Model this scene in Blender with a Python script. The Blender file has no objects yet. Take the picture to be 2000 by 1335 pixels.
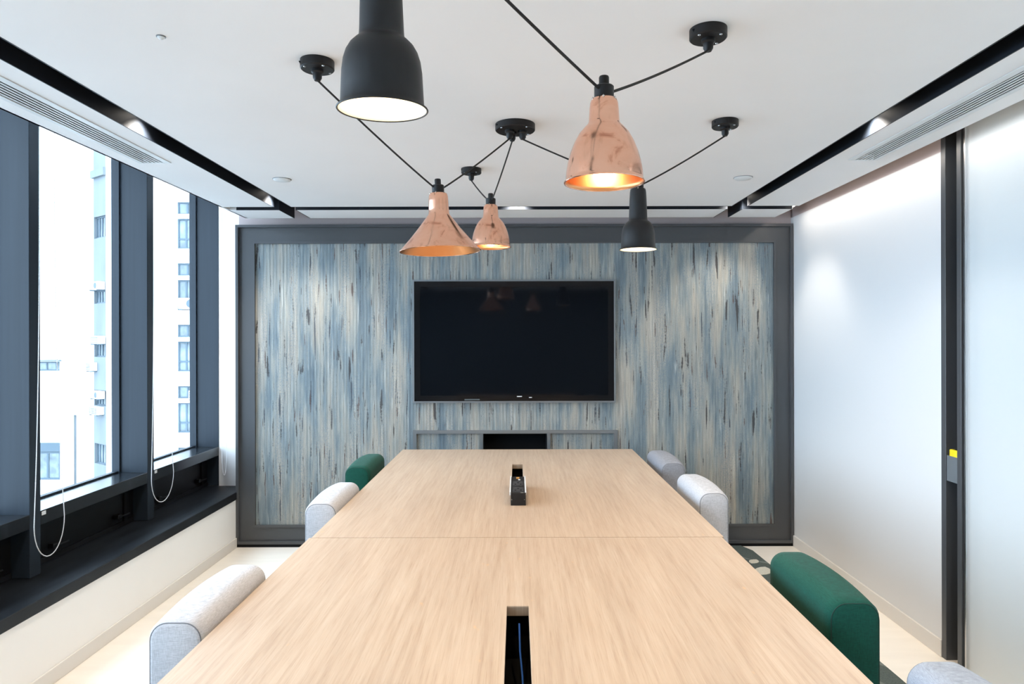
import bpy, bmesh, math, random
from mathutils import Vector, Matrix

R = math.radians
random.seed(7)
SC = bpy.context.scene
COL = SC.collection

# ------------------------------------------------------------------ camera
cam_d = bpy.data.cameras.new('camera')
cam = bpy.data.objects.new('camera', cam_d)
COL.objects.link(cam)
cam.location = (0, 0, 1.5)
cam.rotation_euler = (R(90), R(0.13), 0)
cam_d.sensor_width = 36.0
cam_d.lens = 24.0
cam_d.shift_x = -0.0050
cam_d.shift_y = -0.0028
cam_d.clip_start = 0.02
cam_d.clip_end = 400
SC.camera = cam

# ------------------------------------------------------------------ sky, exposure
world = bpy.data.worlds.new('overcast')
SC.world = world
world.use_nodes = True
bg = world.node_tree.nodes['Background']
bg.inputs['Color'].default_value = (0.665, 0.805, 1.0, 1)
bg.inputs['Strength'].default_value = 10.2

SC.view_settings.view_transform = 'Standard'
SC.view_settings.look = 'None'
SC.view_settings.gamma = 1.0
SC.view_settings.use_curve_mapping = False
SC.view_settings.exposure = 0.05
try:
    SC.cycles.use_denoising = True
    SC.cycles.max_bounces = 10
    SC.cycles.diffuse_bounces = 6
    SC.cycles.glossy_bounces = 5
    SC.cycles.transparent_max_bounces = 12
    SC.cycles.sample_clamp_indirect = 8.0
    SC.cycles.caustics_reflective = False
    SC.cycles.caustics_refractive = False
except Exception:
    pass

WARM = (1.0, 0.70, 0.40)
NEUT = (1.0, 0.915, 0.81)
P_TRACK, P_COVE, P_BULB = 52.0, 9.0, 15.0

# ------------------------------------------------------------------ materials
MATS = {}
def _nt(name):
    m = bpy.data.materials.new(name); m.use_nodes = True
    nt = m.node_tree
    return m, nt, nt.nodes['Principled BSDF']

def plain(name, col, rough=0.6, metal=0.0, spec=0.5, noise=0.0, nscale=(8, 8, 8), bump=0.0, bscale=200.0, coat=0.0, coat_r=0.1, emit=None, estr=0.0):
    if name in MATS: return MATS[name]
    m, nt, p = _nt(name)
    N, L = nt.nodes, nt.links
    p.inputs['Base Color'].default_value = (*col, 1)
    p.inputs['Roughness'].default_value = rough
    p.inputs['Metallic'].default_value = metal
    p.inputs['Specular IOR Level'].default_value = spec
    p.inputs['Coat Weight'].default_value = coat
    p.inputs['Coat Roughness'].default_value = coat_r
    if emit:
        p.inputs['Emission Color'].default_value = (*emit, 1)
        p.inputs['Emission Strength'].default_value = estr
    tc = N.new('ShaderNodeTexCoord')
    if noise > 0:
        mp = N.new('ShaderNodeMapping'); mp.inputs['Scale'].default_value = nscale
        L.new(tc.outputs['Object'], mp.inputs['Vector'])
        nz = N.new('ShaderNodeTexNoise'); nz.inputs['Scale'].default_value = 1.0; nz.inputs['Detail'].default_value = 5
        L.new(mp.outputs['Vector'], nz.inputs['Vector'])
        rp = N.new('ShaderNodeValToRGB')
        a = tuple(max(0, c * (1 - noise)) for c in col); b = tuple(min(1, c * (1 + noise)) for c in col)
        rp.color_ramp.elements[0].position = 0.3; rp.color_ramp.elements[1].position = 0.7
        rp.color_ramp.elements[0].color = (*a, 1); rp.color_ramp.elements[1].color = (*b, 1)
        L.new(nz.outputs['Fac'], rp.inputs['Fac'])
        L.new(rp.outputs['Color'], p.inputs['Base Color'])
    if bump > 0:
        nb = N.new('ShaderNodeTexNoise'); nb.inputs['Scale'].default_value = bscale; nb.inputs['Detail'].default_value = 3
        L.new(tc.outputs['Object'], nb.inputs['Vector'])
        bp = N.new('ShaderNodeBump'); bp.inputs['Strength'].default_value = bump; bp.inputs['Distance'].default_value = 0.002
        L.new(nb.outputs['Fac'], bp.inputs['Height'])
        L.new(bp.outputs['Normal'], p.inputs['Normal'])
    MATS[name] = m
    return m

def ramp(N, stops):
    r = N.new('ShaderNodeValToRGB')
    el = r.color_ramp.elements
    while len(el) < len(stops): el.new(0.5)
    for e, (pos, c) in zip(el, stops):
        e.position = pos; e.color = (*c, 1) if len(c) == 3 else c
    return r

def mixc(N, L, fac, a, b, mode='MIX'):
    n = N.new('ShaderNodeMix'); n.data_type = 'RGBA'; n.blend_type = mode
    for key, v in ((0, fac), (6, a), (7, b)):
        if hasattr(v, 'is_linked') or hasattr(v, 'links'): L.new(v, n.inputs[key])
        else: n.inputs[key].default_value = v
    return n.outputs[2]

def stretched(N, L, src, scale, detail=4, rough=0.55, dist=0.0, offs=(0, 0, 0)):
    mp = N.new('ShaderNodeMapping'); mp.inputs['Scale'].default_value = scale; mp.inputs['Location'].default_value = offs
    L.new(src, mp.inputs['Vector'])
    nz = N.new('ShaderNodeTexNoise'); nz.inputs['Scale'].default_value = 1.0
    nz.inputs['Detail'].default_value = detail; nz.inputs['Roughness'].default_value = rough; nz.inputs['Distortion'].default_value = dist
    L.new(mp.outputs['Vector'], nz.inputs['Vector'])
    return nz.outputs['Fac']

def mathn(N, L, op, a, b=None, clamp=False):
    n = N.new('ShaderNodeMath'); n.operation = op; n.use_clamp = clamp
    for i, v in enumerate((a, b)):
        if v is None: continue
        if hasattr(v, 'links'): L.new(v, n.inputs[i])
        else: n.inputs[i].default_value = v
    return n.outputs[0]

def wallpaper():
    m, nt, p = _nt('streaked_wallpaper'); N, L = nt.nodes, nt.links
    tc = N.new('ShaderNodeTexCoord'); o = tc.outputs['Object']
    broad = stretched(N, L, o, (8.5, 1, 1.05), 5, 0.62)
    base = ramp(N, [(0.28, (0.085, 0.120, 0.150)), (0.42, (0.165, 0.205, 0.222)), (0.50, (0.252, 0.270, 0.258)), (0.60, (0.325, 0.308, 0.268)), (0.74, (0.39, 0.38, 0.35))])
    L.new(broad, base.inputs['Fac'])
    mid = stretched(N, L, o, (42, 1, 1.3), 4, 0.62, offs=(3, 0, 5))
    midr = ramp(N, [(0.28, (0.50, 0.60, 0.68)), (0.46, (0.95, 0.97, 1)), (0.55, (1.0, 1.0, 1.0)), (0.72, (1.35, 1.33, 1.27))])
    L.new(mid, midr.inputs['Fac'])
    c = mixc(N, L, 0.85, base.outputs['Color'], midr.outputs['Color'], 'MULTIPLY')
    fine = stretched(N, L, o, (110, 1, 4.5), 4, 0.65)
    finer = ramp(N, [(0.28, (0.62, 0.64, 0.66)), (0.5, (1, 1, 1)), (0.72, (1.3, 1.3, 1.28))])
    L.new(fine, finer.inputs['Fac'])
    c = mixc(N, L, 0.75, c, finer.outputs['Color'], 'MULTIPLY')
    # speckled blue zones
    zone = stretched(N, L, o, (9, 1, 1.1), 2, 0.5, offs=(7, 0, 2))
    zr = ramp(N, [(0.46, (0, 0, 0)), (0.60, (1, 1, 1))]); L.new(zone, zr.inputs['Fac'])
    spk = stretched(N, L, o, (190, 1, 80), 3, 0.7)
    sr = ramp(N, [(0.50, (0, 0, 0)), (0.60, (1, 1, 1))]); L.new(spk, sr.inputs['Fac'])
    f = mathn(N, L, 'MULTIPLY', zr.outputs['Color'], sr.outputs['Color'])
    f = mathn(N, L, 'MULTIPLY', f, 0.65)
    c = mixc(N, L, f, c, (0.10, 0.16, 0.22, 1))
    gr = stretched(N, L, o, (260, 1, 170), 3, 0.7, offs=(1, 0, 9))
    grr = ramp(N, [(0.30, (0.80, 0.80, 0.80)), (0.5, (1, 1, 1)), (0.70, (1.22, 1.22, 1.22))]); L.new(gr, grr.inputs['Fac'])
    c = mixc(N, L, 0.8, c, grr.outputs['Color'], 'MULTIPLY')
    # pale flecks
    pal = stretched(N, L, o, (60, 1, 2.6), 3, 0.6, offs=(11, 0, 3))
    pr = ramp(N, [(0.63, (0, 0, 0)), (0.69, (1, 1, 1))]); L.new(pal, pr.inputs['Fac'])
    c = mixc(N, L, mathn(N, L, 'MULTIPLY', pr.outputs['Color'], 0.55), c, (0.52, 0.54, 0.52, 1))
    # dark dashes
    wob = stretched(N, L, o, (60, 1, 60), 2, 0.6)
    for k, (sx, sz, th, col) in enumerate(((34, 2.6, 0.660, (0.028, 0.026, 0.028, 1)), (52, 3.4, 0.674, (0.075, 0.045, 0.038, 1)), (44, 2.2, 0.676, (0.035, 0.045, 0.06, 1)))):
        d = stretched(N, L, o, (sx, 1, sz), 2, 0.45, offs=(13.7 * k, 2, 4.1 * k))
        d = mathn(N, L, 'ADD', d, mathn(N, L, 'MULTIPLY', mathn(N, L, 'SUBTRACT', wob, 0.5), 0.11))
        dr = ramp(N, [(th - 0.012, (0, 0, 0)), (th + 0.025, (1, 1, 1))]); L.new(d, dr.inputs['Fac'])
        c = mixc(N, L, mathn(N, L, 'MULTIPLY', dr.outputs['Color'], 0.9), c, col)
    L.new(c, p.inputs['Base Color'])
    p.inputs['Roughness'].default_value = 0.62
    wv = N.new('ShaderNodeTexWave'); wv.bands_direction = 'X'; wv.inputs['Scale'].default_value = 13.0
    L.new(o, wv.inputs['Vector'])
    h = mathn(N, L, 'ADD', mathn(N, L, 'MULTIPLY', wv.outputs['Fac'], 0.8), mathn(N, L, 'MULTIPLY', fine, 0.6))
    bp = N.new('ShaderNodeBump'); bp.inputs['Strength'].default_value = 0.35; bp.inputs['Distance'].default_value = 0.003
    L.new(h, bp.inputs['Height']); L.new(bp.outputs['Normal'], p.inputs['Normal'])
    return m

def bamboo(name='bamboo_wood', dark=1.0):
    m, nt, p = _nt(name); N, L = nt.nodes, nt.links
    tc = N.new('ShaderNodeTexCoord'); o = tc.outputs['Object']
    a = stretched(N, L, o, (75, 3.0, 1), 4, 0.6)
    b = stretched(N, L, o, (300, 9, 1), 4, 0.65, offs=(2, 1, 0))
    cc = stretched(N, L, o, (7, 0.9, 1), 2, 0.5, offs=(5, 3, 0))
    ra = ramp(N, [(0.28, tuple(dark * v for v in (0.382, 0.282, 0.204))), (0.5, tuple(dark * v for v in (0.442, 0.342, 0.257))), (0.74, tuple(dark * v for v in (0.49, 0.394, 0.308)))])
    L.new(a, ra.inputs['Fac'])
    rb = ramp(N, [(0.27, (0.84, 0.78, 0.72)), (0.45, (1, 1, 1)), (0.75, (1.08, 1.08, 1.08))]); L.new(b, rb.inputs['Fac'])
    c = mixc(N, L, 0.85, ra.outputs['Color'], rb.outputs['Color'], 'MULTIPLY')
    rc = ramp(N, [(0.3, (0.93, 0.91, 0.89)), (0.7, (1.06, 1.05, 1.03))]); L.new(cc, rc.inputs['Fac'])
    c = mixc(N, L, 1.0, c, rc.outputs['Color'], 'MULTIPLY')
    # small nodes of the bamboo strips
    kn = stretched(N, L, o, (34, 16, 1), 1, 0.4, offs=(9, 4, 0))
    rk = ramp(N, [(0.76, (0, 0, 0)), (0.82, (1, 1, 1))]); L.new(kn, rk.inputs['Fac'])
    c = mixc(N, L, mathn(N, L, 'MULTIPLY', rk.outputs['Color'], 0.5), c, (0.58 * dark, 0.36 * dark, 0.18 * dark, 1))
    L.new(c, p.inputs['Base Color'])
    p.inputs['Roughness'].default_value = 0.42
    bp = N.new('ShaderNodeBump'); bp.inputs['Strength'].default_value = 0.08; bp.inputs['Distance'].default_value = 0.001
    L.new(b, bp.inputs['Height']); L.new(bp.outputs['Normal'], p.inputs['Normal'])
    return m

def fabric(name, col, var):
    m, nt, p = _nt(name); N, L = nt.nodes, nt.links
    tc = N.new('ShaderNodeTexCoord'); o = tc.outputs['Object']
    a = stretched(N, L, o, (60, 60, 900), 3, 0.7)
    b = stretched(N, L, o, (900, 900, 60), 3, 0.7, offs=(4, 2, 1))
    f = mathn(N, L, 'MULTIPLY', mathn(N, L, 'ADD', a, b), 0.5)
    r = ramp(N, [(0.36, tuple(c * (1 - var) for c in col)), (0.5, col), (0.64, tuple(min(1, c * (1 + var)) for c in col))])
    L.new(f, r.inputs['Fac']); L.new(r.outputs['Color'], p.inputs['Base Color'])
    p.inputs['Roughness'].default_value = 0.9
    p.inputs['Specular IOR Level'].default_value = 0.2
    p.inputs['Sheen Weight'].default_value = 0.05
    p.inputs['Sheen Roughness'].default_value = 0.5
    bp = N.new('ShaderNodeBump'); bp.inputs['Strength'].default_value = 0.3; bp.inputs['Distance'].default_value = 0.0012
    L.new(f, bp.inputs['Height']); L.new(bp.outputs['Normal'], p.inputs['Normal'])
    return m

def copper():
    m, nt, p = _nt('aged_copper'); N, L = nt.nodes, nt.links
    tc = N.new('ShaderNodeTexCoord'); o = tc.outputs['Object']
    sm = stretched(N, L, o, (17, 17, 20), 5, 0.62, 0.9)
    r = ramp(N, [(0.42, (0.90, 0.52, 0.37)), (0.58, (0.88, 0.48, 0.33)), (0.66, (0.68, 0.32, 0.21)), (0.76, (0.48, 0.19, 0.12))])
    L.new(sm, r.inputs['Fac'])
    st = stretched(N, L, o, (32, 32, 9), 3, 0.5, offs=(3, 1, 2))
    rs = ramp(N, [(0.26, (0.74, 0.66, 0.6)), (0.42, (1, 1, 1))]); L.new(st, rs.inputs['Fac'])
    c = mixc(N, L, 0.7, r.outputs['Color'], rs.outputs['Color'], 'MULTIPLY')
    L.new(c, p.inputs['Base Color'])
    p.inputs['Metallic'].default_value = 1.0
    rr = N.new('ShaderNodeMapRange'); rr.inputs['From Min'].default_value = 0.3; rr.inputs['From Max'].default_value = 0.8
    rr.inputs['To Min'].default_value = 0.10; rr.inputs['To Max'].default_value = 0.30
    L.new(sm, rr.inputs['Value']); L.new(rr.outputs['Result'], p.inputs['Roughness'])
    return m

def glass_clear():
    m = bpy.data.materials.new('clear_window_glass'); m.use_nodes = True
    nt = m.node_tree; N, L = nt.nodes, nt.links
    for n in list(N): N.remove(n)
    out = N.new('ShaderNodeOutputMaterial'); mx = N.new('ShaderNodeMixShader')
    tr = N.new('ShaderNodeBsdfTransparent'); tr.inputs['Color'].default_value = (0.93, 0.97, 0.97, 1)
    gl = N.new('ShaderNodeBsdfGlossy'); gl.inputs['Roughness'].default_value = 0.02
    fr = N.new('ShaderNodeLayerWeight'); fr.inputs['Blend'].default_value = 0.5
    k = mathn(N, L, 'MULTIPLY', mathn(N, L, 'POWER', fr.outputs['Facing'], 5.0), 0.35)
    L.new(mathn(N, L, 'ADD', k, 0.02), mx.inputs[0]); L.new(tr.outputs[0], mx.inputs[1]); L.new(gl.outputs[0], mx.inputs[2])
    L.new(mx.outputs[0], out.inputs[0])
    return m

def glass_frosted():
    m = bpy.data.materials.new('frosted_film_glass'); m.use_nodes = True
    nt = m.node_tree; N, L = nt.nodes, nt.links
    p = N['Principled BSDF']; out = N['Material Output']
    p.inputs['Base Color'].default_value = (0.78, 0.82, 0.84, 1)
    p.inputs['Roughness'].default_value = 0.28
    mx = N.new('ShaderNodeMixShader'); mx.inputs[0].default_value = 0.40
    tr = N.new('ShaderNodeBsdfTransparent'); tr.inputs['Color'].default_value = (0.95, 0.99, 1.0, 1)
    L.new(p.outputs[0], mx.inputs[1]); L.new(tr.outputs[0], mx.inputs[2]); L.new(mx.outputs[0], out.inputs[0])
    return m

def emitter(name, col, s):
    m = bpy.data.materials.new(name); m.use_nodes = True
    nt = m.node_tree; N, L = nt.nodes, nt.links
    for n in list(N): N.remove(n)
    out = N.new('ShaderNodeOutputMaterial'); e = N.new('ShaderNodeEmission')
    e.inputs['Color'].default_value = (*col, 1); e.inputs['Strength'].default_value = s
    L.new(e.outputs[0], out.inputs[0])
    return m

def rugmat():
    m, nt, p = _nt('dark_green_rug'); N, L = nt.nodes, nt.links
    tc = N.new('ShaderNodeTexCoord'); o = tc.outputs['Object']
    a = stretched(N, L, o, (120, 120, 1), 3, 0.7)
    r = ramp(N, [(0.3, (0.045, 0.062, 0.058)), (0.7, (0.10, 0.125, 0.115))]); L.new(a, r.inputs['Fac'])
    wv = N.new('ShaderNodeTexWave'); wv.bands_direction = 'DIAGONAL'; wv.inputs['Scale'].default_value = 2.2; wv.inputs['Distortion'].default_value = 5
    L.new(o, wv.inputs['Vector'])
    rw = ramp(N, [(0.93, (0, 0, 0)), (0.98, (1, 1, 1))]); L.new(wv.outputs['Fac'], rw.inputs['Fac'])
    c = mixc(N, L, mathn(N, L, 'MULTIPLY', rw.outputs['Color'], 0.35), r.outputs['Color'], (0.3, 0.33, 0.31, 1))
    L.new(c, p.inputs['Base Color']); p.inputs['Roughness'].default_value = 0.95
    bp = N.new('ShaderNodeBump'); bp.inputs['Strength'].default_value = 0.5; bp.inputs['Distance'].default_value = 0.003
    L.new(a, bp.inputs['Height']); L.new(bp.outputs['Normal'], p.inputs['Normal'])
    return m

M_CEIL = plain('ceiling_paint', (0.87, 0.87, 0.87), 0.85, noise=0.015, nscale=(2, 2, 2))
M_WHITE = plain('white_wall_paint', (0.85, 0.84, 0.82), 0.8, noise=0.015, nscale=(2, 2, 2))
M_TAUPE = plain('taupe_wall_paint', (0.52, 0.44, 0.43), 0.85, noise=0.02, nscale=(3, 3, 3))
M_BOARD = plain('white_gloss_board', (0.69, 0.695, 0.70), 0.52, noise=0.01, nscale=(1, 1, 1), spec=0.5)
M_FLOOR = plain('cream_vinyl', (0.86, 0.81, 0.73), 0.45, noise=0.03, nscale=(3, 14, 3))
M_BASE = plain('white_skirting', (0.70, 0.68, 0.65), 0.6)
M_BLACK = plain('black_channel', (0.009, 0.013, 0.020), 0.55, spec=0.3, noise=0.2, nscale=(4, 4, 4))
M_FRAME = plain('grey_window_paint', (0.017, 0.025, 0.035), 0.5, spec=0.22, noise=0.10, nscale=(40, 3, 1.2), bump=0.05, bscale=60)
M_DARK = plain('near_black_paint', (0.006, 0.007, 0.009), 0.42, spec=0.22, noise=0.25, nscale=(6, 6, 20), bump=0.05, bscale=80)
M_SILL = plain('black_sill_paint', (0.008, 0.010, 0.013), 0.40, spec=0.25, noise=0.5, nscale=(30, 3, 3), bump=0.06, bscale=50)
M_PANEL = plain('grey_panel_paint', (0.062, 0.066, 0.072), 0.38, noise=0.03, nscale=(5, 5, 5))
M_WP = wallpaper()
M_WOOD = bamboo()
M_WOODE = bamboo('bamboo_core', 0.62)
M_GREY = fabric('light_grey_wool', (0.43, 0.44, 0.47), 0.28)
M_BLUEG = fabric('blue_grey_wool', (0.26, 0.29, 0.34), 0.28)
M_MIDG = fabric('mid_grey_wool', (0.22, 0.23, 0.26), 0.28)
M_GREEN = fabric('bottle_green_wool', (0.004, 0.056, 0.040), 0.35)
M_PIPE = plain('grey_piping', (0.16, 0.17, 0.19), 0.9)
M_PIPEG = plain('green_piping', (0.003, 0.03, 0.022), 0.9)
M_COPPER = copper()
M_COPIN = plain('copper_lining', (0.72, 0.34, 0.15), 0.30, metal=1.0)
M_SHADE = plain('matt_black_shade', (0.013, 0.0135, 0.015), 0.45, spec=0.35, noise=0.15, nscale=(60, 60, 20))
M_SHADEIN = plain('white_shade_inside', (0.85, 0.80, 0.68), 0.6)
M_BLKM = plain('black_fitting', (0.007, 0.007, 0.008), 0.45, spec=0.35, noise=0.2, nscale=(50, 50, 50))
M_CORD = plain('black_cord', (0.010, 0.010, 0.010), 0.7, bump=0.3, bscale=900)
M_STEEL = plain('bright_steel', (0.65, 0.65, 0.66), 0.25, metal=1.0)
M_BULB = emitter('warm_bulb', (1.0, 0.80, 0.50), 26.0)
M_LENS = emitter('white_led_lens', (1.0, 0.92, 0.82), 40.0)
M_LED = emitter('warm_led_strip', (1.0, 0.86, 0.72), 10.0)
M_GLASS = glass_clear()
M_FROST = glass_frosted()
M_BEAD = plain('white_plastic_bead', (0.75, 0.76, 0.78), 0.3)
M_ALU = plain('grey_aluminium', (0.22, 0.24, 0.26), 0.35, metal=0.6)
M_SCREEN = plain('black_screen_glass', (0.003, 0.004, 0.006), 0.06, spec=0.28)
M_BEZEL = plain('black_bezel', (0.005, 0.005, 0.006), 0.18, spec=0.3)
M_YEL = plain('yellow_plastic', (0.80, 0.62, 0.01), 0.4)
M_VENT = plain('white_vent_metal', (0.72, 0.75, 0.76), 0.5)
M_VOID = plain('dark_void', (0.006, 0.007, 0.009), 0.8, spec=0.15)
M_RAIL = plain('satin_dark_rail', (0.007, 0.009, 0.012), 0.22, spec=0.5)
M_RUG = rugmat()
M_CREAMW = plain('cream_wool', (0.58, 0.56, 0.48), 0.95, noise=0.15, nscale=(150, 150, 10), bump=0.4, bscale=300)
M_FAC = plain('white_render', (0.80, 0.80, 0.78), 0.9, noise=0.05, nscale=(0.6, 0.6, 0.15))
M_CONC = plain('shade_blue_concrete', (0.125, 0.14, 0.15), 0.9, noise=0.12, nscale=(1.2, 1.2, 0.3))  # carries the blue shade of the tower's left face
M_WINF = plain('blue_grey_window_frame', (0.075, 0.10, 0.12), 0.6, spec=0.2)
M_PANE = plain('far_window_pane', (0.14, 0.165, 0.18), 0.15, spec=0.25, noise=0.5, nscale=(1.2, 1.2, 1.2))
M_ACW = plain('white_casing', (0.72, 0.72, 0.70), 0.6)
M_GRND = plain('street_asphalt', (0.22, 0.22, 0.22), 0.9, noise=0.1, nscale=(0.2, 0.2, 0.2))
M_BLUE = plain('blue_cable', (0.01, 0.10, 0.45), 0.5)
M_BROWN = plain('brown_board', (0.45, 0.22, 0.09), 0.6, noise=0.15, nscale=(20, 20, 20))
M_REAR = plain('dark_teal_wall', (0.05, 0.075, 0.085), 0.7, noise=0.05, nscale=(2, 2, 2))
M_PRINT = plain('white_print', (0.6, 0.62, 0.64), 0.6)

# ------------------------------------------------------------------ helpers
def smooth(me, angle=40):
    for p in me.polygons: p.use_smooth = True
    try: me.set_sharp_from_angle(angle=R(angle))
    except Exception: pass

def obj(name, bm, mat, parent=None, sm=False, loc=None):
    me = bpy.data.meshes.new(name)
    bmesh.ops.recalc_face_normals(bm, faces=bm.faces)
    bm.to_mesh(me); bm.free()
    if mat: me.materials.append(mat)
    if sm: smooth(me)
    o = bpy.data.objects.new(name, me)
    COL.objects.link(o)
    if parent: o.parent = parent
    if loc: o.location = loc
    return o

def empty(name, loc=(0, 0, 0), rz=0.0):
    o = bpy.data.objects.new(name, None); COL.objects.link(o)
    o.empty_display_size = 0.05; o.location = loc; o.rotation_euler = (0, 0, rz)
    return o

def tag(o, label=None, cat=None, group=None, kind=None):
    if label: o['label'] = label
    if cat: o['category'] = cat
    if group: o['group'] = group
    if kind: o['kind'] = kind
    return o

def box(bm, x0, x1, y0, y1, z0, z1):
    v = [bm.verts.new(p) for p in ((x0, y0, z0), (x1, y0, z0), (x1, y1, z0), (x0, y1, z0), (x0, y0, z1), (x1, y0, z1), (x1, y1, z1), (x0, y1, z1))]
    for f in ((0, 3, 2, 1), (4, 5, 6, 7), (0, 1, 5, 4), (1, 2, 6, 5), (2, 3, 7, 6), (3, 0, 4, 7)):
        bm.faces.new([v[i] for i in f])
    return v

def BX(*boxes, bevel=0.0, seg=2):
    bm = bmesh.new()
    for b in boxes: box(bm, *b)
    if bevel > 0:
        bmesh.ops.bevel(bm, geom=list(bm.edges), offset=bevel, segments=seg, profile=0.5, affect='EDGES', clamp_overlap=True)
    return bm

def lathe(bm, prof, n=48, close=False, c=(0, 0, 0)):
    rings = []
    for r, z in prof:
        if r < 1e-6: rings.append([bm.verts.new((c[0], c[1], c[2] + z))])
        else: rings.append([bm.verts.new((c[0] + r * math.cos(2 * math.pi * i / n), c[1] + r * math.sin(2 * math.pi * i / n), c[2] + z)) for i in range(n)])
    for a, b in zip(rings, rings[1:]):
        for i in range(n):
            j = (i + 1) % n
            if len(a) == 1 and len(b) == 1: continue
            if len(a) == 1: bm.faces.new((a[0], b[j], b[i]))
            elif len(b) == 1: bm.faces.new((a[i], a[j], b[0]))
            else: bm.faces.new((a[i], a[j], b[j], b[i]))
    return bm

def LATHE(prof, n=48, c=(0, 0, 0)):
    return lathe(bmesh.new(), prof, n, c=c)

def tube(bm, pts, r, n=10, cap=True):
    pts = [Vector(p) for p in pts]
    t0 = (pts[1] - pts[0]).normalized()
    up = Vector((0, 0, 1)) if abs(t0.z) < 0.9 else Vector((1, 0, 0))
    nrm = t0.cross(up).normalized()
    rings = []
    for i, p in enumerate(pts):
        if i == 0: t = (pts[1] - p).normalized()
        elif i == len(pts) - 1: t = (p - pts[i - 1]).normalized()
        else: t = ((pts[i + 1] - p).normalized() + (p - pts[i - 1]).normalized()).normalized()
        nrm = (nrm - t * nrm.dot(t)).normalized(); b = t.cross(nrm)
        rr = r[i] if isinstance(r, (list, tuple)) else r
        rings.append([bm.verts.new(p + (nrm * math.cos(2 * math.pi * k / n) + b * math.sin(2 * math.pi * k / n)) * rr) for k in range(n)])
    for a, b in zip(rings, rings[1:]):
        for k in range(n):
            bm.faces.new((a[k], a[(k + 1) % n], b[(k + 1) % n], b[k]))
    if cap:
        bm.faces.new(rings[0]); bm.faces.new(rings[-1])
    return bm

def TUBE(pts, r, n=10): return tube(bmesh.new(), pts, r, n)

def curve3(a, b, sag, n=10, bias=0.5):
    """a cord from a to b with a slight sag"""
    a, b = Vector(a), Vector(b)
    c = a.lerp(b, bias) + Vector((0, 0, -sag))
    return [a * (1 - t) ** 2 + c * 2 * t * (1 - t) + b * t * t for t in [i / n for i in range(n + 1)]]

def copy_tree(o, parent=None):
    c = o.copy(); COL.objects.link(c)
    if parent: c.parent = parent
    for ch in list(o.children): copy_tree(ch, c)
    return c

def light(name, kind, loc, power, col, parent=None, rot=(0, 0, 0), **kw):
    l = bpy.data.lights.new(name, kind); l.energy = power; l.color = col
    for k, v in kw.items(): setattr(l, k, v)
    o = bpy.data.objects.new(name, l); COL.objects.link(o)
    o.location = loc; o.rotation_euler = rot
    if parent: o.parent = parent
    return o

# ================================================================== THE SETTING
HC = 2.362            # ceiling height
Y0 = -2.0             # rear of the room
YB = 4.95             # feature panel front
XR = 2.0
SL = (-1.58, -1.47)   # left slot
SR = (1.40, 1.50)     # right slot
SB = (4.44, 4.54)     # back slot
YE = 4.85             # far edge of ceiling
XL0, XR1 = -1.925, 1.834
ZS = 2.76

def struct(name, bm, mat, parent=None, sm=False):
    o = obj(name, bm, mat, parent, sm)
    if not parent: o['kind'] = 'structure'
    return o

# floor
floor = struct('floor', BX((-2.6, 2.5, Y0 - 0.1, 5.3, -0.12, 0.0)), M_FLOOR)
tag(floor, 'pale cream vinyl floor of the meeting room', 'floor')

# ceiling
ceil = struct('ceiling', BX((SL[1], SR[0], Y0, SB[0], HC, HC + 0.025)), M_CEIL)
tag(ceil, 'flat white ceiling with black recessed lighting slots', 'ceiling')
def cpanel(*b): return struct('ceiling_panel', BX(b), M_CEIL, ceil)
GL = (-1.812, -1.712, 0.2, 3.31); GR = (1.630, 1.720, 0.2, 3.285)
def holed(x0, x1, y0, y1, h):
    return struct('ceiling_panel', BX((x0, h[0], y0, y1, HC, HC + 0.025), (h[1], x1, y0, y1, HC, HC + 0.025), (h[0], h[1], y0, h[2], HC, HC + 0.025), (h[0], h[1], h[3], y1, HC, HC + 0.025)), M_CEIL, ceil)
holed(XL0, SL[0], Y0, SB[0], GL)
cpanel(SL[1], SR[0], SB[1], YE, HC, HC + 0.025)
cpanel(XL0, SL[0], SB[1], YE, HC, HC + 0.025)
cpanel(SR[1], XR1, SB[1], YE, HC, HC + 0.025)
holed(SR[1], XR1, Y0, SB[0], GR)
t = 0.004
zc0, zc1 = HC - 0.0006, 2.47
chan = []
def cbox(*b): chan.append(b)
for a, b in (SL, SR):
    for (ya, yb) in ((Y0, SB[0]), (SB[1], YE)):
        cbox(a - t, a + 0.001, ya, yb, zc0, zc1)
        cbox(b - 0.001, b + t, ya, yb, zc0, zc1)
for (xa, xb) in ((XL0 + 0.06, SL[0]), (SL[1], SR[0]), (SR[1], XR1 - 0.004)):
    cbox(xa, xb, SB[0] - t, SB[0] + 0.001, zc0, zc1)
    cbox(xa, xb, SB[1] - 0.001, SB[1] + t, zc0, zc1)
for b in chan: struct('slot_wall', BX(b), M_BLACK, ceil)
struct('slot_cover', BX((SL[0] - 0.01, SL[1] + 0.01, Y0, YE, zc1, zc1 + 0.01), (SR[0] - 0.01, SR[1] + 0.01, Y0, YE, zc1, zc1 + 0.01),
                        (SL[1] + 0.011, SR[0] - 0.011, SB[0] - 0.01, SB[1] + 0.01, zc1, zc1 + 0.01),
                        (XL0, SL[0] - 0.011, SB[0] - 0.01, SB[1] + 0.01, zc1, zc1 + 0.01), (SR[1] + 0.011, XR1, SB[0] - 0.01, SB[1] + 0.01, zc1, zc1 + 0.01)), M_BLACK, ceil)
struct('ceiling_slab', BX((-2.6, 2.5, Y0 - 0.1, 5.3, ZS, ZS + 0.1)), M_TAUPE, ceil)
struct('ceiling_upstand', BX((XL0, XL0 + 0.012, Y0, YE, HC, ZS)), M_WHITE, ceil)

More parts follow.
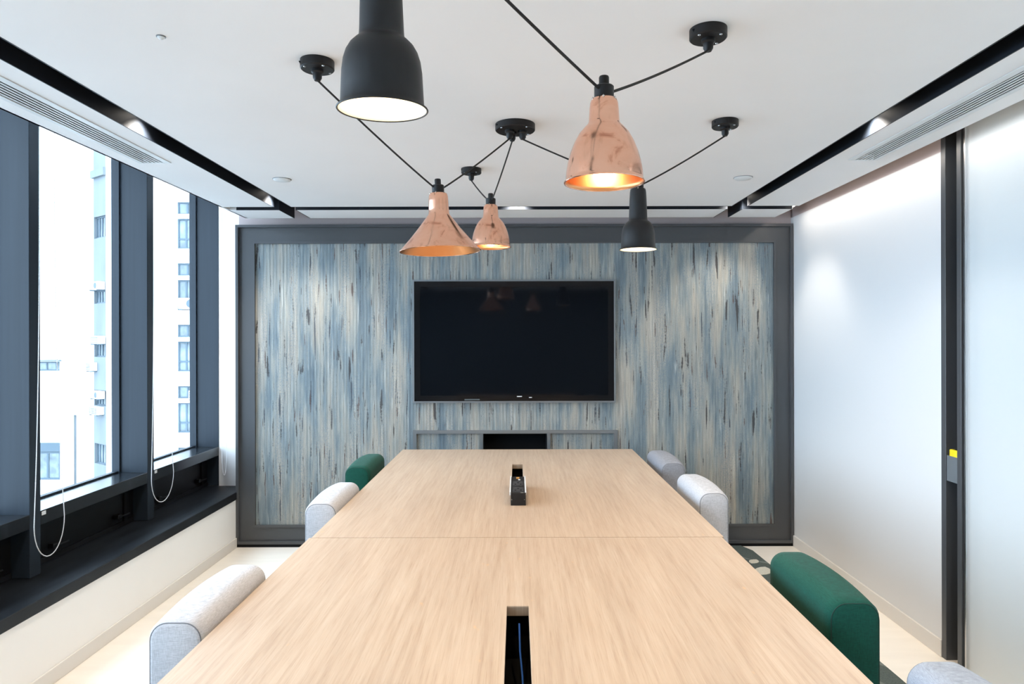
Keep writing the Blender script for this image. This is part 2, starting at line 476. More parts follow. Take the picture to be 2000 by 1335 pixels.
# back wall build-out, side return, rear wall
struct('wall_back', BX((-2.03, -0.249, 4.985, 5.15, 0, ZS), (0.216, 2.0, 4.985, 5.15, 0, ZS), (-0.249, 0.216, 4.985, 5.15, 0.815, ZS), (-0.249, 0.216, 4.985, 5.15, 0, 0.424)), M_TAUPE)
struct('wall_return', BX((-2.458, -2.0, 5.15, 5.25, 0, ZS)), M_WHITE)
struct('wall_rear', BX((-2.6, 2.6, Y0 - 0.1, Y0, 0, ZS)), M_REAR)

# left wall below the sill
struct('wall_left', BX((-2.13, -2.035, Y0, 5.15, 0, 0.345)), M_WHITE)
sill = struct('trim_1', BX((-2.47, -2.028, Y0, 5.15, 0.345, 0.40), bevel=0.003, seg=1), M_SILL)
tag(sill, 'long black painted sill below the windows', 'sill')
struct('baseboard_left', BX((-2.036, -2.026, Y0, 4.93, 0, 0.07), bevel=0.002, seg=1), M_BASE)

# windows on the left
XI, XG = -2.25, -2.44
W = 1.005
yk0 = 3.149
for k in range(-5, 3):
    y0 = yk0 + (k - 1) * W + 0.073      # near jamb of this bay
    y1 = yk0 + k * W                    # far mullion face
    if k == 2: y1 = 5.145
    if y0 < Y0: y0 = Y0
    yend = y1 + 0.073 if k < 2 else 5.149
    w = struct('window_%d' % (k + 6), BX((XG - 0.03, XI, y1, yend, 0.401, ZS), bevel=0.002, seg=1), M_FRAME)
    w['kind'] = 'structure'
    if k >= 0:
        tag(w, {0: 'tall dark framed window nearest the camera', 1: 'tall window between the first two grey mullions, looking on pale facades', 2: 'tall narrow-looking window beside the feature panel'}[k], 'window')
    struct('bottom_rail', BX((XG - 0.03, XI, y0, y1, 0.628, 0.695), bevel=0.002, seg=1), M_RAIL, w)
    struct('glazing_bead', BX((XG - 0.012, XG + 0.026, y1 - 0.014, y1, 0.695, ZS)), M_FRAME, w)
    struct('glazing_bead', BX((XG - 0.012, XG + 0.018, y0, y1 - 0.014, 0.695, 0.705)), M_FRAME, w)
    struct('pane', BX((XG - 0.004, XG + 0.004, y0, y1 - 0.012, 0.700, ZS)), M_GLASS, w)
    lp = struct('lower_panel', BX((XI - 0.11, XI - 0.09, y0, y1, 0.401, 0.628)), M_DARK, w)
    struct('panel_frame', BX((XI - 0.09, XI - 0.078, y0 + 0.01, y1 - 0.01, 0.405, 0.43), (XI - 0.09, XI - 0.078, y0 + 0.01, y1 - 0.01, 0.605, 0.628),
                             (XI - 0.09, XI - 0.078, y0 + 0.01, y0 + 0.04, 0.43, 0.605), (XI - 0.09, XI - 0.078, y1 - 0.11, y1 - 0.08, 0.43, 0.605)), M_DARK, lp)
    for dy in (0.19, 0.74):
        yy = y0 + dy
        if yy > y1: continue
        bm = BX((XI - 0.09, XI - 0.055, yy - 0.018, yy + 0.018, 0.462, 0.487), bevel=0.004, seg=1)
        tube(bm, [(XI - 0.06, yy, 0.474), (XI - 0.058, yy + 0.06, 0.470), (XI - 0.058, yy + 0.10, 0.470)], 0.005, 6)
        struct('handle', bm, M_DARK, lp)
    if k in (1, 2):
        struct('sticker', BX((XI - 0.0005, XI + 0.0012, y0 + 0.006, y0 + 0.034, 0.672, 0.690)), M_PRINT, w)
# near end wall strip of the window line beyond the last near mullion
struct('wall_left_end', BX((-2.5, -2.24, Y0, Y0 + 0.03, 0.40, ZS)), M_WHITE)

# right wall: painted wall with a white gloss board, skirting
wr = struct('wall_right', BX((XR + 0.012, XR + 0.14, 3.215, 5.15, 0, ZS)), M_TAUPE)
struct('wall_board', BX((XR, XR + 0.012, 3.215, 4.985, 0.0, 2.378)), M_BOARD, wr)
struct('baseboard_right', BX((XR - 0.010, XR + 0.001, 3.215, 4.93, 0, 0.08), bevel=0.002, seg=1), M_BASE)

# glass partition with its dark jamb
dr = struct('door_1', BX((XR - 0.004, XR + 0.08, 3.181, 3.215, 0, ZS), (XR + 0.07, XR + 0.08, 3.10, 3.181, 0, ZS), bevel=0.0015, seg=1), M_PANEL)
tag(dr, 'dark grey metal jamb and frosted glass panel on the right', 'glass partition')
struct('recess_lining', BX((XR + 0.055, XR + 0.069, 3.101, 3.18, 0.0, ZS)), M_DARK, dr)
struct('door_stile', BX((XR - 0.004, XR + 0.08, 3.070, 3.10, 0, ZS), (XR + 0.008, XR + 0.06, 3.062, 3.070, 0, ZS), bevel=0.0015, seg=1), M_PANEL, dr)
struct('edge_strip', BX((XR + 0.004, XR + 0.03, 3.052, 3.062, 0.0, ZS)), M_STEEL, dr)
struct('pane', BX((XR + 0.012, XR + 0.024, Y0, 3.052, 0.0, ZS)), M_FROST, dr)
# corridor beyond the glass
struct('wall_corridor', BX((2.40, 2.5, Y0, 3.4, 0, ZS)), M_WHITE)
struct('wall_corridor_end', BX((2.141, 2.4, 3.3, 3.4, 0, ZS)), M_WHITE)
cl = empty('corridor_fill', (2.22, 1.2, 2.70))  # unseen lamp added to brighten the corridor through the glass
tag(cl, 'added fill light at the corridor ceiling, unseen behind the frosted glass', 'ceiling light')
obj('housing', BX((-0.05, 0.05, -1.5, 1.5, 0.0, 0.06)), M_VENT, cl)
obj('diffuser', BX((-0.045, 0.045, -1.48, 1.48, -0.006, 0.0)), emitter('corridor_diffuser', (1.0, 0.95, 0.9), 14.0), cl)

# ================================================================== FEATURE PANEL
fp = empty('feature_panel', (0, 4.985, 0))
tag(fp, 'wide dark grey framed wall panel covered in blue and beige streaked wallpaper', 'wall panel')
FY = 4.985
def mitred(bm, side, x0, x1, z0, z1, w, ya, yb):
    """one side of a mitred rectangular frame as a prism"""
    o = {'L': ((x0, z0), (x0, z1), (x0 + w, z1 - w), (x0 + w, z0 + w)), 'R': ((x1, z1), (x1, z0), (x1 - w, z0 + w), (x1 - w, z1 - w)),
         'T': ((x0, z1), (x1, z1), (x1 - w, z1 - w), (x0 + w, z1 - w)), 'B': ((x1, z0), (x0, z0), (x0 + w, z0 + w), (x1 - w, z0 + w))}[side]
    a = [bm.verts.new((x, ya - FY, z)) for x, z in o]; b = [bm.verts.new((x, yb - FY, z)) for x, z in o]
    bm.faces.new(a); bm.faces.new(b[::-1])
    for i in range(4): bm.faces.new((a[i], b[i], b[(i + 1) % 4], a[(i + 1) % 4]))
FX0, FX1, FZ0, FZ1 = -2.035, 1.996, 0.022, 2.330
for s in 'LRTB':
    bm = bmesh.new()
    mitred(bm, s, FX0, FX1, FZ0, FZ1, 0.019, 4.930, 4.984)
    mitred(bm, s, FX0 + 0.019, FX1 - 0.019, FZ0 + 0.019, FZ1 - 0.019, 0.098, 4.955, 4.984)
    mitred(bm, s, FX0 + 0.117, FX1 - 0.117, FZ0 + 0.117, FZ1 - 0.117, 0.017, 4.946, 4.984)
    obj('frame_rail', bm, M_PANEL, fp)
obj('plinth', BX((FX0 + 0.004, FX1 - 0.004, -0.048, -0.002, 0.0, 0.021)), M_VOID, fp)  # dark plinth, the shadow below the frame put into its colour
WX0, WX1, WZ0, WZ1 = FX0 + 0.134, FX1 - 0.134, FZ0 + 0.134, FZ1 - 0.134
NX0, NX1, NZ0, NZ1 = -0.757, 0.728, 0.40, 0.839
ya, yb = -0.022, -0.001
obj('wallpaper_panel', BX((WX0, NX0, ya, yb, WZ0, WZ1), (NX1, WX1, ya, yb, WZ0, WZ1), (NX0, NX1, ya, yb, NZ1, WZ1), (NX0, NX1, ya, yb, WZ0, NZ0)), M_WP, fp)
# niche with sliding fronts below the screen
nf = obj('niche_frame', BX((NX0, NX0 + 0.026, -0.032, yb, NZ0, NZ1), (NX1 - 0.026, NX1, -0.032, yb, NZ0, NZ1), (NX0 + 0.026, NX1 - 0.026, -0.032, yb, NZ1 - 0.024, NZ1), (NX0 + 0.026, NX1 - 0.026, -0.032, yb, NZ0, NZ0 + 0.024),
          (-0.271, -0.249, -0.028, yb, NZ0 + 0.024, NZ1 - 0.024), (0.216, 0.240, -0.028, yb, NZ0 + 0.024, NZ1 - 0.024)), M_ALU, fp)
for a, b in ((NX0 + 0.026, -0.271), (0.240, NX1 - 0.026)):
    obj('niche_front', BX((a, b, -0.012, yb, NZ0 + 0.024, NZ1 - 0.024)), M_WP, fp)
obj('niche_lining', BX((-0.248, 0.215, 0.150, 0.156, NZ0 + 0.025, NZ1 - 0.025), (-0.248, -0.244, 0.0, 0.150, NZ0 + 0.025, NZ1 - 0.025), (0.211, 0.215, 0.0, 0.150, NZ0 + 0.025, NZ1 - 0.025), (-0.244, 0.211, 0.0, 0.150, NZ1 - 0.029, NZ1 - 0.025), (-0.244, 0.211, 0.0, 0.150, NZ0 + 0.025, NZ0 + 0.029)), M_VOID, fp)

# ================================================================== TELEVISION
tv = empty('television', (-0.022, 4.962, 1.040))
tag(tv, 'large flat black television screen mounted on the streaked wallpaper', 'television')
hw, th = 0.735, 0.891
obj('trim', BX((-hw, hw, -0.022, 0.0, 0, 0.012), (-hw, hw, -0.022, 0.0, th - 0.012, th), (-hw, -hw + 0.012, -0.022, 0.0, 0.012, th - 0.012), (hw - 0.012, hw, -0.022, 0.0, 0.012, th - 0.012)), M_ALU, tv)
bz = obj('bezel', BX((-hw + 0.012, hw - 0.012, -0.019, 0.0, 0.012, 0.052), (-hw + 0.012, hw - 0.012, -0.019, 0.0, th - 0.052, th - 0.012),
                (-hw + 0.012, -hw + 0.054, -0.019, 0.0, 0.052, th - 0.052), (hw - 0.054, hw - 0.012, -0.019, 0.0, 0.052, th - 0.052)), M_BEZEL, tv)
obj('screen', BX((-hw + 0.0542, hw - 0.0542, -0.0165, 0.0, 0.0522, th - 0.0522)), M_SCREEN, tv)
obj('logo_mark', BX((0.020, 0.056, -0.0198, -0.0188, 0.042, 0.048)), M_PRINT, bz)
obj('indicator', LATHE([(0, 0), (0.012, 0.0), (0.010, 0.004), (0, 0.005)], 12, c=(0.118, -0.0195, 0.036)), M_PRINT, bz)
obj('sensor_strip', BX((-0.36, -0.25, -0.0196, -0.0188, 0.018, 0.028), bevel=0.0003, seg=1), plain('dark_sensor_glass', (0.08, 0.1, 0.11), 0.15), bz)

# ================================================================== TABLES
def table(y0, y1, dx, sl0, sl1, label):
    t = empty('meeting_table', (0, (y0 + y1) / 2, 0)); c = (y0 + y1) / 2
    tag(t, label, 'table', 'meeting tables pushed end to end')
    xs = (-0.795 + dx, -0.031, 0.031, 0.787 + dx); ys = (y0 - c, sl0 - c, sl1 - c, y1 - c); z0, z1 = 0.713, 0.74
    bm = bmesh.new()
    V = {}
    for i, x in enumerate(xs):
        for j, y in enumerate(ys):
            for k, z in enumerate((z0, z1)): V[i, j, k] = bm.verts.new((x, y, z))
    for i in range(3):
        for j in range(3):
            if i == 1 and j == 1: continue
            for k in (0, 1): bm.faces.new((V[i, j, k], V[i + 1, j, k], V[i + 1, j + 1, k], V[i, j + 1, k]))
    def side(a, b): bm.faces.new((V[(*a, 0)], V[(*b, 0)], V[(*b, 1)], V[(*a, 1)]))
    for i in range(3):
        side((i, 0), (i + 1, 0)); side((i, 3), (i + 1, 3)); side((0, i), (0, i + 1)); side((3, i), (3, i + 1))
    side((1, 1), (2, 1)); side((1, 2), (2, 2)); side((1, 1), (1, 2)); side((2, 1), (2, 2))
    obj('tabletop', bm, M_WOOD, t)
    # slot edging showing the darker core of the board
    obj('slot_edge', BX((-0.031, 0.031, sl1 - c - 0.002, sl1 - c - 0.0002, z0, z1 - 0.002)), M_WOODE, t)
    obj('slot_edge', BX((-0.031, 0.031, sl0 - c + 0.0002, sl0 - c + 0.002, z0, z1 - 0.002)), M_WOODE, t)
    # cable tray below the slot
    a, b = sl0 - c - 0.06, sl1 - c + 0.06
    obj('cable_tray', BX((-0.075, -0.070, a, b, 0.56, z0 - 0.001), (0.070, 0.075, a, b, 0.56, z0 - 0.001), (-0.070, 0.070, a, a + 0.005, 0.56, z0 - 0.001), (-0.070, 0.070, b - 0.005, b, 0.56, z0 - 0.001), (-0.070, 0.070, a + 0.005, b - 0.005, 0.56, 0.565)), M_VOID, t)
    L = (y1 - y0) / 2
    for sy in (-1, 1):
        for sx in (-1, 1):
            obj('leg', BX((sx * 0.25 - 0.025, sx * 0.25 + 0.025, sy * (L - 0.30) - 0.025, sy * (L - 0.30) + 0.025, 0.0105, z0 - 0.041), bevel=0.003, seg=1), M_BLKM, t)
        obj('crossbar', BX((-0.60, 0.60, sy * (L - 0.30) - 0.025, sy * (L - 0.30) + 0.025, z0 - 0.04, z0 - 0.001), bevel=0.003, seg=1), M_BLKM, t)
    return t, c
tf, cf = table(2.621, 4.712, 0.004, 3.22, 4.15, 'pale bamboo table half by the wall, its slot holding a black power box')
tn, cn = table(0.55, 2.617, -0.004, 1.09, 1.945, 'pale bamboo table half nearest the camera, with an open cable slot')
# contents of the near cable tray
cab = obj('data_cable', TUBE([(0.004, 1.92, 0.70), (0.006, 1.85, 0.655), (0.012, 1.78, 0.62), (0.015, 1.70, 0.590), (0.010, 1.64, 0.572)], 0.0027, 8), M_BLUE, sm=True)
tag(cab, 'blue data cable dropping into the open table slot', 'cable')
cb = obj('cable_box', BX((-0.026, 0.028, 1.14, 1.60, 0.5655, 0.672), bevel=0.003, seg=1), M_BROWN)
tag(cb, 'brown box lying inside the open slot of the near table', 'box')
cb.location = (0, 0, 0.0)

# power box on the far table
pb = empty('power_box', (0.0, 3.12, 0.7405))
tag(pb, 'black power socket box with silver sides standing on the table slot', 'socket box')
obj('body', BX((-0.031, 0.037, 0.002, 0.38, 0.0, 0.055), bevel=0.001, seg=1), M_BLKM, pb)
obj('end_plate', BX((-0.031, 0.038, -0.002, 0.002, 0.0, 0.058), bevel=0.0008, seg=1), M_BLKM, pb)
for x in (-0.034, 0.0375):
    obj('side_rail', BX((x - 0.0035 + 0.0005, x + 0.0035 - 0.0005, 0.004, 0.378, 0.046, 0.0585)), M_PRINT, pb)
for k in range(2):
    s = obj('socket', BX((-0.022, 0.028, 0.03 + 0.13 * k, 0.13 + 0.13 * k, 0.055, 0.0565)), plain('grey_socket', (0.03, 0.03, 0.033), 0.5), pb)
    for (dx, dy) in ((-0.010, 0.03), (0.016, 0.03), (0.003, 0.065)):
        obj('pin_hole', BX((dx - 0.004, dx + 0.004, 0.03 + 0.13 * k + dy - 0.007, 0.03 + 0.13 * k + dy + 0.007, 0.0566, 0.057)), M_VOID, s)
obj('switch', BX((-0.006, 0.010, 0.325, 0.350, 0.055, 0.059), bevel=0.001, seg=1), plain('amber_switch', (0.45, 0.22, 0.05), 0.4), pb)
obj('usb_port', BX((0.004, 0.014, 0.292, 0.306, 0.055, 0.0573)), M_PRINT, pb)
obj('maker_mark', BX((0.014, 0.027, 0.006, 0.014, 0.055, 0.0562)), M_PRINT, pb)
for x in (-0.026, 0.032):
    obj('screw', LATHE([(0, -0.0045), (0.0025, -0.004), (0.003, -0.002)], 10, c=(x, 0, 0.03)), M_STEEL, pb)

# ================================================================== CHAIRS
def rrect(w, h, r, n=7, rb=0.02):
    """rounded section: thickness w, height h, big radius r at top, small at the bottom"""
    pts = []
    for cx, cz, a0, rr in ((w / 2 - r, h - r, 0, r), (-w / 2 + r, h - r, 90, r), (-w / 2 + rb, rb, 180, rb), (w / 2 - rb, rb, 270, rb)):
        for i in range(n + 1):
            a = R(a0 + 90 * i / n)
            pts.append((cx + rr * math.cos(a), cz + rr * math.sin(a)))
    return pts

def loft_back(w, h, L, r, z0, crown):
    bm = bmesh.new()
    sec = rrect(w, h, r)
    e = 0.012
    ys = [(-L / 2, e), (-L / 2 + 0.003, e * 0.45), (-L / 2 + e, 0.0)]
    ys += [(-L / 2 + e + (L - 2 * e) * i / 14, 0.0) for i in range(1, 14)]
    ys += [(L / 2 - e, 0.0), (L / 2 - 0.003, e * 0.45), (L / 2, e)]
    rings = []
    for y, ins in ys:
        cr = crown * (1 - (2 * y / L) ** 2)
        ring = []
        for x, z in sec:
            zz = z + cr * (z / h)
            bx = 0.006 * (1 - (2 * y / L) ** 2) * (1 if x > 0 else -1)
            sx = (w / 2 - ins) / (w / 2); sz = (h / 2 - ins) / (h / 2)
            ring.append(bm.verts.new(((x + bx) * sx, y, z0 + h / 2 + (zz - h / 2) * sz)))
        rings.append(ring)
    n = len(sec)
    for a, b in zip(rings, rings[1:]):
        for k in range(n): bm.faces.new((a[k], a[(k + 1) % n], b[(k + 1) % n], b[k]))
    bm.faces.new(rings[0]); bm.faces.new(rings[-1])
    return bm, sec

CW, CT, CH, CZ = 0.455, 0.140, 0.49, 0.285
def chair(name, fab, pipe, loc, rz, label):
    c = empty(name, loc, rz)
    tag(c, label, 'chair', 'upholstered chairs around the meeting table')
    bm, sec = loft_back(CT, CH, CW, 0.047, CZ, 0.012)
    b = obj('backrest', bm, fab, c, sm=True, loc=(-0.27, 0, 0))
    for s in (-1, 1):
        pts = []
        for x, z in sec + [sec[0]]:
            sx = (CT / 2 - 0.0045) / (CT / 2); sz = (CH / 2 - 0.0045) / (CH / 2)
            pts.append((x * sx, s * (CW / 2 - 0.004), CZ + CH / 2 + (z - CH / 2) * sz))
        obj('piping', TUBE(pts, 0.0017, 6), pipe, b, sm=True)
    obj('seat', BX((-0.198, 0.27, -CW / 2, CW / 2, 0.36, 0.46), bevel=0.025, seg=3), fab, c, sm=True)
    obj('seat_frame', BX((-0.28, 0.25, -0.20, 0.20, 0.335, 0.359)), M_BLKM, c)
    for sx in (-0.24, 0.22):
        for sy in (-0.18, 0.18):
            bm = bmesh.new(); tube(bm, [(sx, sy, 0.334), (sx * 1.08, sy * 1.08, 0.0110)], [0.014, 0.010], 10)
            obj('leg', bm, M_BLKM, c, sm=True)
    return c
hl = CW / 2
chair('upholstered_chair', M_GREY, M_PIPE, (-0.612, 1.755 + hl, 0), 0, 'light grey upholstered chair on the window side, nearest the camera')
chair('upholstered_chair', M_GREY, M_PIPE, (-0.602, 3.02 + hl, 0), 0, 'light grey upholstered chair on the window side, next to the green one')
chair('upholstered_chair', M_GREEN, M_PIPEG, (-0.642, 3.88 + hl, 0), 0, 'bottle green upholstered chair on the window side, nearest the wall panel')
chair('upholstered_chair', M_BLUEG, M_PIPE, (0.672, 1.085 + hl, 0), math.pi, 'blue grey upholstered chair cut off by the bottom right corner')
chair('upholstered_chair', M_GREEN, M_PIPEG, (0.658, 1.874 + hl, 0), math.pi, 'bottle green upholstered chair beside the glass partition side of the table')
chair('upholstered_chair', M_GREY, M_PIPE, (0.655, 3.21 + hl, 0), math.pi, 'light grey upholstered chair on the right, between darker grey and green chairs')
chair('upholstered_chair', M_MIDG, M_PIPE, (0.642, 3.99 + hl, 0), math.pi, 'darker grey upholstered chair on the right, nearest the wall panel')

# ================================================================== RUG
rug = empty('rug', (0.1, 2.6, 0.0))
tag(rug, 'dark green rug with cream leaf motifs under the table', 'rug')
bm = bmesh.new()
out = []
for i in range(40):
    y = -2.1 + 4.42 * i / 39
    out.append((1.568 + 0.010 * math.sin(y * 5) - (0.05 * max(0, (y - 2.2)) / 0.12), y))
pts = out + [(-1.45, 2.32), (-1.45, -2.1)]
va = [bm.verts.new((x, y, 0.001)) for x, y in pts]; vb = [bm.verts.new((x, y, 0.010)) for x, y in pts]
bm.faces.new(va[::-1]); bm.faces.new(vb)
for i in range(len(pts)):
    j = (i + 1) % len(pts); bm.faces.new((va[i], va[j], vb[j], vb[i]))
obj('pile', bm, M_RUG, rug)
def leaf(x, y, L, Wd, a):
    bm = bmesh.new(); n = 8
    top = []
    for s in (1, -1):
        for i in range(n + 1):
            t = i / n if s == 1 else 1 - i / n
            top.append((L * (t - 0.5), s * Wd * 0.5 * math.sin(math.pi * min(1, max(0, t))) ** 0.7))
    seen = []
    for p in top:
        if not seen or (abs(p[0] - seen[-1][0]) + abs(p[1] - seen[-1][1])) > 1e-5: seen.append(p)
    if abs(seen[0][0] - seen[-1][0]) + abs(seen[0][1] - seen[-1][1]) < 1e-5: seen.pop()
    ca, sa = math.cos(a), math.sin(a)
    P = [(x + px * ca - py * sa, y + px * sa + py * ca) for px, py in seen]
    lo = [bm.verts.new((*p, 0.0101)) for p in P]; hi = [bm.verts.new((*p, 0.0125)) for p in P]
    bm.faces.new(lo[::-1]); bm.faces.new(hi)
    for i in range(len(P)):
        j = (i + 1) % len(P); bm.faces.new((lo[i], lo[j], hi[j], hi[i]))
    obj('leaf_motif', bm, M_CREAMW, rug)
for x, y, L, w_, a in ((1.480, 1.965, 0.10, 0.06, 0.9), (1.476, 1.78, 0.17, 0.10, 1.1), (1.20, 1.50, 0.22, 0.11, 1.9), (1.28, 0.9, 0.26, 0.13, 0.6), (1.36, 0.3, 0.22, 0.12, -0.5), (1.2, -0.4, 0.25, 0.12, 0.9), (1.37, -1.0, 0.22, 0.12, -0.4), (-1.2, 1.2, 0.25, 0.12, 0.5), (-1.25, 0.2, 0.25, 0.12, -0.5), (-1.2, -0.8, 0.24, 0.12, 0.6)):
    leaf(x, y, L, w_, a)

# ================================================================== PENDANT LAMPS
def rose(x, y, r, h, glands, label):
    c = empty('ceiling_rose', (x, y, HC)); tag(c, label, 'ceiling rose', 'black ceiling roses holding the lamp cords')
    obj('plate', LATHE([(0, 0), (r, 0), (r, -h + 0.003), (r - 0.003, -h), (0, -h)], 40), M_BLKM, c, sm=True)
    for gx, gy in glands:
        obj('cord_grip', LATHE([(0.019, -h + 0.001), (0.019, -h - 0.008), (0.014, -h - 0.012), (0.0135, -h - 0.026), (0.009, -h - 0.034), (0, -h - 0.034)], 20, c=(gx, gy, 0)), M_BLKM, c, sm=True)
    for a in (40, 220, 310):
        obj('screw', LATHE([(0.0045, -h + 0.001), (0.0035, -h - 0.0015), (0, -h - 0.002)], 8, c=((r - 0.010) * math.cos(R(a)), (r - 0.010) * math.sin(R(a)), 0)), M_STEEL, c)
    obj('side_hole', LATHE([(0, -0.004), (0.0045, 0.004)], 10, c=(-r * 0.90, -r * 0.44, -h * 0.5)), M_VOID, c)
    return c
RA = (-0.617, 2.115); RB = (0.535, 1.905); RC = (-0.006, 2.745); RD = (-0.230, 3.455); RE = (0.826, 2.705); RF = (-0.350, 0.935); RG = (-0.05, 1.40)
rose(*RA, 0.0515, 0.027, [(0, 0)], 'round black ceiling rose left of the large black lamp')
rose(*RB, 0.0515, 0.027, [(0, 0)], 'round black ceiling rose at the top right, above the large copper lamp')
rose(*RC, 0.080, 0.026, [(-0.022, -0.01), (0.030, 0.0), (-0.012, 0.022)], 'wide black ceiling rose in the middle holding three cords')
rose(*RD, 0.0510, 0.025, [(0, 0)], 'small black ceiling rose above the small copper lamp')
rose(*RE, 0.0515, 0.026, [(0, 0)], 'black ceiling rose on the right holding the small black lamp')
rose(*RF, 0.0515, 0.027, [(0.0, 0)], 'black ceiling rose above the camera holding two lamps')
rose(*RG, 0.0515, 0.027, [(0.0, 0)], 'black ceiling rose above the large black lamp, out of view')

def shade_mesh(outer, inner_off=0.0018):
    inner = [(max(0.004, r - inner_off), z + (0.0005 if i == 0 else 0)) for i, (r, z) in enumerate(outer)]
    return LATHE(outer, 72), LATHE(inner, 72)

def lamp(name, prof, loc, ends, label, mat_out, mat_in, tilt=(0, 0, 0), bulb_z=0.05, bulb_r=0.028, collar_r=0.022, power=P_BULB, topholes=True):
    x, y, z = loc
    c = empty(name, loc); c.rotation_euler = tilt
    tag(c, label, 'pendant lamp', 'pendant lamps over the meeting table')
    o_, i_ = shade_mesh(prof)
    sh = obj('shade', o_, mat_out, c, sm=True)
    obj('shade_lining', i_, mat_in, sh, sm=True)
    # rolled rim
    bm = bmesh.new(); r0 = prof[0][0]
    tube(bm, [(r0 * math.cos(2 * math.pi * k / 60), r0 * math.sin(2 * math.pi * k / 60), 0.0005) for k in range(61)], 0.0016, 6)
    obj('rim', bm, mat_out if mat_out is M_COPPER else M_SHADE, sh, sm=True)
    zt = prof[-1][1]; rt = prof[-1][0]
    obj('collar', LATHE([(rt, zt - 0.002), (collar_r + 0.001, zt + 0.001), (collar_r, zt + 0.002), (collar_r, zt + 0.026), (collar_r - 0.002, zt + 0.028), (0.0, zt + 0.028)], 32), M_BLKM, c, sm=True)
    obj('knob', LATHE([(0.0115, zt + 0.027), (0.0115, zt + 0.047), (0.010, zt + 0.050), (0, zt + 0.050)], 20), M_BLKM, c, sm=True)
    if topholes:
        for k in range(6):
            a = R(20 + 60 * k); rr = prof[-2][0]
            obj('vent_hole', LATHE([(0, -0.004), (0.0035, 0), (0, 0.004)], 8, c=(rr * math.cos(a) * 0.985, rr * math.sin(a) * 0.985, prof[-2][1])), M_STEEL, sh)
    # bulb and socket
    obj('socket', LATHE([(0.0, zt - 0.002), (0.016, zt - 0.004), (0.016, bulb_z + bulb_r + 0.008), (0.0, bulb_z + bulb_r + 0.004)], 20), M_BLKM, c, sm=True)
    obj('bulb', LATHE([(0, bulb_z - bulb_r)] + [(bulb_r * math.sin(R(a)), bulb_z - bulb_r * math.cos(R(a))) for a in range(15, 166, 15)] + [(0.011, bulb_z + bulb_r + 0.008)], 24), M_BULB, c, sm=True)
    light(name + '_glow', 'SPOT', (0, 0, min(bulb_z - bulb_r - 0.004, 0.012)), power, WARM, c, shadow_soft_size=0.02, spot_size=R(150), spot_blend=0.3)
    Rm = Matrix.Rotation(tilt[1], 4, 'Y') @ Matrix.Rotation(tilt[0], 4, 'X')
    inv = Rm.inverted()
    for e in ends:
        E = inv @ (Vector(e) - Vector(loc))
        d = Vector((E.x, E.y, 0)).normalized()
        S = Vector((d.x * (collar_r - 0.003), d.y * (collar_r - 0.003), zt + 0.018))
        obj('cord', TUBE(curve3(S, E, 0.012, 14, 0.4), 0.0032, 8), M_CORD, c, sm=True)
    return c

def end(rs, h=0.026, g=(0, 0)): return (rs[0] + g[0], rs[1] + g[1], HC - h - 0.033)
BELLB = [(0.0735, 0.0), (0.0700, 0.004), (0.0680, 0.010), (0.0670, 0.030), (0.0655, 0.060), (0.0630, 0.078), (0.0585, 0.092), (0.0520, 0.103), (0.0440, 0.111), (0.0385, 0.115), (0.0368, 0.120), (0.0362, 0.128), (0.0350, 0.160), (0.0335, 0.200), (0.0320, 0.228), (0.0300, 0.240), (0.0250, 0.243)]
BELLC = [(0.0890, 0.0), (0.0870, 0.003), (0.0862, 0.010), (0.0850, 0.025), (0.0815, 0.045), (0.0755, 0.067), (0.0665, 0.090), (0.0560, 0.109), (0.0440, 0.123), (0.0370, 0.130), (0.0345, 0.136), (0.0335, 0.150), (0.0325, 0.165), (0.0312, 0.178), (0.0285, 0.185), (0.0240, 0.188)]
CONE = [(0.1455, 0.0), (0.1435, 0.003), (0.1405, 0.007), (0.1080, 0.043), (0.0760, 0.082), (0.0480, 0.119), (0.0395, 0.130), (0.0372, 0.136), (0.0365, 0.150), (0.0355, 0.180), (0.0345, 0.198), (0.0310, 0.207), (0.0250, 0.210)]
lamp('pendant_lamp', BELLB, (-0.221, 1.126, 1.878), [end(RF), end(RG)], 'large black bell pendant lamp at the top, cut off by the picture edge', M_SHADE, M_SHADEIN, tilt=(R(3.0), 0, 0))
lamp('pendant_lamp', BELLC, (0.196, 1.53, 1.850), [end(RB), end(RF)], 'large polished copper bell pendant lamp right of the middle', M_COPPER, M_COPIN, bulb_z=0.034)
lamp('pendant_lamp', CONE, (-0.276, 2.46, 1.817), [end(RA), end(RC, g=(-0.022, -0.01))], 'wide copper cone pendant lamp in front of the wall panel', M_COPPER, M_COPIN, tilt=(0, R(-2.0), 0), bulb_z=0.085)
lamp('pendant_lamp', BELLC, (-0.116, 3.03, 1.908), [end(RC, g=(-0.012, 0.022)), end(RD)], 'small copper bell pendant lamp just behind the copper cone', M_COPPER, M_COPIN, bulb_z=0.034)
lamp('pendant_lamp', BELLB, (0.483, 2.72, 1.855), [end(RC, g=(0.03, 0)), end(RE)], 'small black bell pendant lamp in front of the wall panel', M_SHADE, M_SHADEIN)

